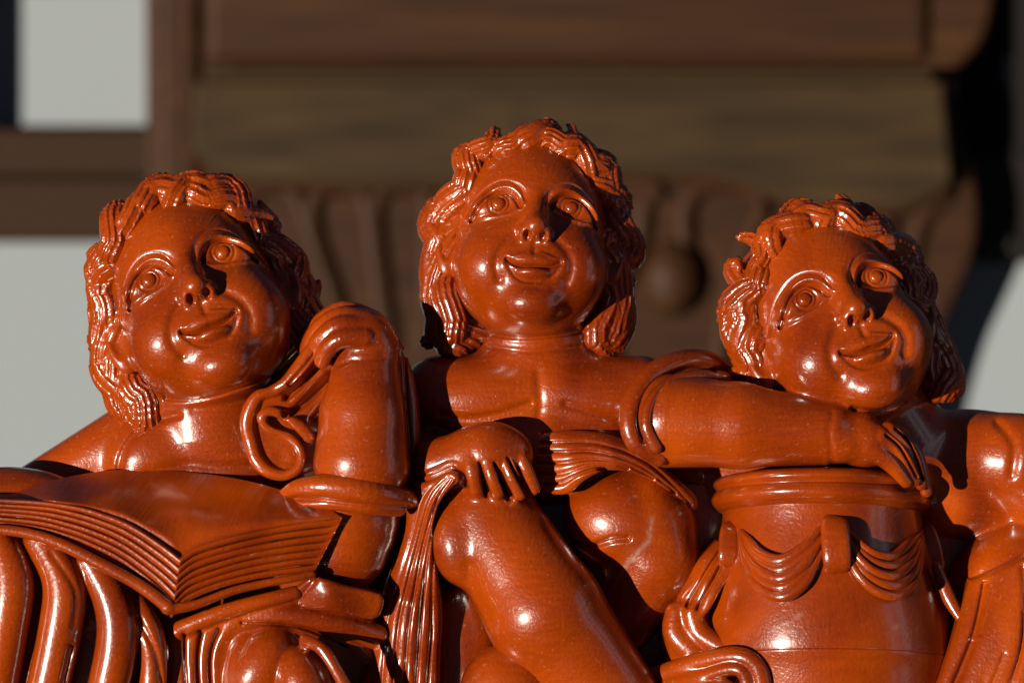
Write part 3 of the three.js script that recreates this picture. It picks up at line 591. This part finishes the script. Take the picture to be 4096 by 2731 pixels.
// jar with garlands
{
  const jar = new THREE.Group(); jar.name = 'jar'; carving.add(jar); jar.userData.label = 'round jar with a rolled rim and two carved garlands';
  const X0 = 821, ZC = 0, R = (y) => { const t = [[470, 96], [476, 104], [505, 103], [512, 100], [530, 103], [560, 111], [590, 120], [620, 127], [648, 130], [690, 125], [740, 112]]; let i = 0; while (i < t.length - 2 && t[i + 1][0] < y) i++; const k = (y - t[i][0]) / (t[i + 1][0] - t[i][0]); return t[i][1] + (t[i + 1][1] - t[i][1]) * k; };
  const cx = (y) => X0 + (y - 490) * 0.045;
  const surf = (x, y, up = 0) => { const r = R(y), dx = (x - cx(y)); return [x, y, ZC + Math.sqrt(Math.max(r * r - dx * dx, 30)) + up]; };
  const ring = (prof, name) => { // prof rows: picture y, radius
    const pos = [], idx = [], n = 110;
    prof.forEach(([y, r]) => { for (let i = 0; i <= n; i++) { const a = i / n * Math.PI * 2, sx = Math.sin(a), cz = Math.cos(a); pos.push(...P(cx(y) + sx * r, y + 11 * (1 - Math.max(cz, 0)) - 5, ZC + cz * r)); } });
    for (let q = 0; q + 1 < prof.length; q++) for (let i = 0; i < n; i++) { const a = q * (n + 1) + i; idx.push(a, a + n + 1, a + 1, a + 1, a + n + 1, a + n + 2); }
    const g = new THREE.BufferGeometry(); g.setAttribute('position', new THREE.Float32BufferAttribute(pos, 3)); g.setIndex(idx); g.computeVertexNormals(); return part(name, finish(g), jar);
  };
  const fine = (rows) => spline(rows, 5);
  ring(fine([[500, 101], [506, 99.5], [512, 100], [530, 103], [560, 111], [590, 120], [620, 127], [640, 129.6], [650, 130], [652.2, 130], [653.2, 128.2], [654.4, 129.6], [670, 126], [700, 121], [745, 110]]), 'body');
  ring(fine([[474, 40], [472, 80], [472, 96], [474, 104], [479, 107.5], [484, 105], [486, 104.6], [488, 107], [494, 110], [500, 108.5], [504, 105], [505.5, 103.4], [508, 99]]), 'rim');
  const swag = (U, V) => { for (let k = 0; k < 5; k++) { const t = k / 4, pts = U.map((u, i) => { const x = u[0] + (V[i][0] - u[0]) * t, y = u[1] + (V[i][1] - u[1]) * t, m = Math.sin(Math.PI * i / (U.length - 1)); return [...P(...surf(x, y, (k % 2 ? 0 : 2.2) + 10 * m * (0.55 + 0.45 * Math.sin(Math.PI * (0.15 + 0.7 * t))))), 2.2 + 3.2 * m * (0.75 + 0.5 * hash(k, V[0][0] | 0, 3))]; }); const o = sweep(pts, { n: 14, seg: 7, flat: 1, ridges: 2, amp: 0.06 }); out.push(o); } };
  let out = [];
  const swagPart = (U, V, l) => { out = []; swag(U, V); const o = part('garland', finish(mergeGeometries(out)), jar); o.userData.label = l; };
  swagPart([[741, 530], [749, 540], [761, 554], [780, 560], [801, 549], [814, 535], [822, 526]], [[740, 534], [743, 560], [756, 583], [781, 596], [803, 584], [816, 562], [824, 546]], 'garland nearer the knee');
  swagPart([[848, 530], [858, 541], [875, 553], [893, 555], [907, 544], [915, 537], [922, 531]], [[848, 535], [852, 563], [871, 587], [896, 595], [913, 582], [920, 562], [924, 545]], 'garland under the fingers');
  const tab = (l, w, up) => { const pts = l.map(([x, y, k]) => [...P(...surf(x, y, up * k)), w * (0.85 + 0.15 * k)]); return part('tab', finish(sweep(pts, { n: 28, seg: 6, flat: 0.6, sq: 0.6 })), jar); };
  tab([[730, 526, -0.6], [730, 530, 0.6], [729, 540, 1], [728.5, 552, 1], [728, 560, 0.6], [728, 564, -0.4]], 9.5, 9);
  tab([[834, 521, -0.6], [834.5, 525, 0.6], [835.5, 538, 1], [836.5, 553, 1], [837, 563, 0.6], [837, 568, -0.4]], 13, 10);
  tab([[925, 528, -0.4], [927, 532, 0.7], [931, 543, 1], [934, 556, 1], [936, 565, 0.7], [937, 569, -0.3]], 8.5, 8);
  const rb = new Solid(); rb.tube([[936, 566, 46, 5], [948, 596, 50, 7], [963, 622, 58, 4]], 3); carvePart('ribbon', rb, [920, 555, 20], [985, 640, 80], 1.2, jar);
}

// ---------------------------------------------------------------- behind: carved panel, beam, walls, two metres back
const flat = (name, rgb, rough) => { const m = new THREE.MeshPhysicalMaterial({ roughness: rough, specularIntensity: 0.35 }); m.color.setRGB(...rgb); m.name = name; return m; };
const ZB = -2000, Q = (x, y, z = ZB) => P(x, y, z).map((v) => v / 1000);
const grainMap = (() => { const s = 512, d = new Uint8Array(s * s * 4); for (let j = 0; j < s; j++) for (let i = 0; i < s; i++) { const v = 150 + 60 * noise(i * 0.012, j * 0.09, 2) + 45 * noise(i * 0.03, j * 0.3, 7), q = (j * s + i) * 4; d[q] = v; d[q + 1] = v * 0.97; d[q + 2] = v * 0.93; d[q + 3] = 255; } const t = new THREE.DataTexture(d, s, s); t.colorSpace = THREE.SRGBColorSpace; t.wrapS = t.wrapT = THREE.RepeatWrapping; t.magFilter = THREE.LinearFilter; t.needsUpdate = true; return t; })();
const walnut = flat('dark brown wood', [0.057, 0.022, 0.0065], 0.6); walnut.map = grainMap;
const dullWood = flat('dull olive-brown wood', [0.053, 0.032, 0.012], 0.7); dullWood.map = grainMap;
const dark = flat('near-black wood', [0.009, 0.0065, 0.0045], 0.85), navy = flat('dark blue-black cloth', [0.006, 0.007, 0.012], 0.8);
const plaster = flat('grey-white plaster', [0.25, 0.28, 0.295], 0.9);
function block(name, x0, y0, x1, y1, z, t, m, parent, r = 0.012) {
  const a = Q(x0, y1, z), b = Q(x1, y0, z), g = new RoundedBoxGeometry(b[0] - a[0], b[1] - a[1], t, 3, Math.min(r, t / 2.2)); g.translate((a[0] + b[0]) / 2, (a[1] + b[1]) / 2, z / 1000 - t / 2); return part(name, g, parent, m);
}
const tagged = (name, label, category, kind) => { const g = new THREE.Group(); g.name = name; g.userData = kind ? { kind, label, category } : { label, category }; scene.add(g); return g; };
{
  const b = tagged('carved_panel', 'large dark brown carved wood panel with ledge and shell flutes behind the carving', 'wood panel');
  const prof = (l, z, t, m, name, bev = 0.012) => { const s = new THREE.Shape(); l.forEach(([x, y], i) => { const q = Q(x, y, z); i ? s.lineTo(q[0], q[1]) : s.moveTo(q[0], q[1]); }); const g = new THREE.ExtrudeGeometry(s, { depth: t, bevelEnabled: true, bevelSize: bev, bevelThickness: bev, bevelSegments: 3, curveSegments: 6 }); g.translate(0, 0, z / 1000); return part(name, g, b, m); };
  const right = spline([[990, -260], [984, -60], [975, 30], [945, 70], [938, 90], [948, 130], [963, 185], [966, 226], [958, 262], [942, 300], [920, 350], [900, 420]], 6);
  prof([[156, -260], ...right, [900, 560], [160, 560]], ZB - 60, 0.06, walnut, 'board');
  block('stile', 155, -260, 202, 560, ZB + 25, 0.05, walnut, b, 0.02);
  block('upper_panel', 204, -260, 930, 62, ZB + 30, 0.05, walnut, b, 0.02);
  block('ledge', 204, 68, 936, 82, ZB + 70, 0.07, dullWood, b, 0.018);
  const scal = spline([[200, 150], [230, 166], [262, 175], [340, 178], [435, 178], [560, 172], [653, 168], [700, 170], [740, 177], [785, 192], [827, 204], [880, 204], [914, 197], [945, 180]], 5);
  prof([[200, 88], [936, 88], ...scal.slice().reverse()], ZB + 12, 0.03, dullWood, 'middle_panel', 0.008);
  const rib = (pts, r, m = walnut) => part('rib', sweep(pts.map(([x, y, z = ZB + 16]) => [...Q(x, y, z), r]), { n: 10, seg: 6, flat: 0.8 }), b, m);
  rib(scal.filter((_, i) => i % 5 === 0).map(([x, y]) => [x, y + 4, ZB + 30]), 0.012);
  for (const l of [[[250, 330], [246, 215], [256, 192], [275, 187], [294, 194], [318, 250], [352, 345]], [[352, 345], [316, 240], [314, 200], [332, 187], [354, 190], [368, 210], [384, 345]], [[390, 350], [376, 240], [376, 204], [392, 188], [415, 188], [428, 206], [424, 350]], [[436, 350], [440, 215], [452, 192], [470, 186]], [[780, 345], [790, 240], [800, 214], [830, 210], [870, 214], [888, 228], [884, 345]], [[900, 345], [915, 240], [932, 206], [950, 192]], [[610, 380], [615, 300], [640, 240], [645, 205], [662, 188]], [[720, 420], [722, 330], [745, 250], [765, 205]]]) rib(l, 0.013);
  rib([[688, 260], [684, 215], [700, 188], [735, 184], [765, 200]], 0.014); rib([[640, 240], [645, 205], [662, 188]], 0.012);
  const k = new THREE.SphereGeometry(0.045, 24, 16); k.scale(1, 1.3, 0.8); k.translate(...Q(672, 278, ZB + 20)); part('knob', k, b, walnut);
}
{
  const m = tagged('beam', 'dark horizontal wood beam between pale walls beside the carved panel', 'beam');
  const w = flat('brown beam wood', [0.032, 0.016, 0.008], 0.85); block('upper_face', -300, 128, 156, 176, ZB - 20, 0.12, w, m); block('lower_face', -300, 178, 156, 240, ZB - 5, 0.14, w, m);
}
{
  const m = tagged('dark_frame', 'near-black frame with a rail at the curled edge of the carved panel', 'frame');
  block('upright', 955, -260, 1016, 150, ZB - 90, 0.06, navy, m); block('rail', 900, 150, 1180, 262, ZB - 80, 0.08, flat('black wood', [0.012, 0.01, 0.008], 0.5), m);
  block('moulding', 985, 236, 1015, 250, ZB - 66, 0.02, flat('worn black wood', [0.03, 0.03, 0.026], 0.5), m, 0.005);
}
const wall = part('wall', new THREE.BoxGeometry(1.3, 1.7, 0.1), scene, plaster); wall.position.set(-1.0, -0.1, -2.6); wall.userData = { kind: 'structure', label: 'grey-white plaster wall behind everything', category: 'wall' };
{ const m = tagged('pale_board', 'pale grey plaster panel above the dark beam', 'board'); block('panel', -300, -260, 158, 130, ZB - 100, 0.03, plaster, m, 0.006); }
{ const m = tagged('post', 'dark wood post standing in front of the pale board', 'post'); block('shaft', -140, -260, -68, 700, ZB + 45, 0.09, dark, m); }
{ const m = tagged('pale_screen', 'pale grey plaster screen under the black rail', 'screen'); block('panel', 900, 256, 1180, 720, ZB - 105, 0.03, plaster, m); }
{ // a pair of pale blue shutters out of the frame, mirrored in the varnish
  const m = tagged('window_shutters', 'pair of pale blue shutters standing beside the carving', 'shutters'), c = flat('pale blue paint', [0.5, 0.62, 0.85], 0.6);
  for (const z of [0.5, 0.95]) { const g = new RoundedBoxGeometry(0.04, 2.2, 0.24, 2, 0.01); g.translate(2.3, 0.1, z); part('shutter', g, m, c); }
}
for (const o of scene.children) if (!o.isLight && o !== sun.target) { o.position.applyAxisAngle(new THREE.Vector3(1, 0, 0), TILT); o.rotation.x = TILT; }
renderer.render(scene, camera);
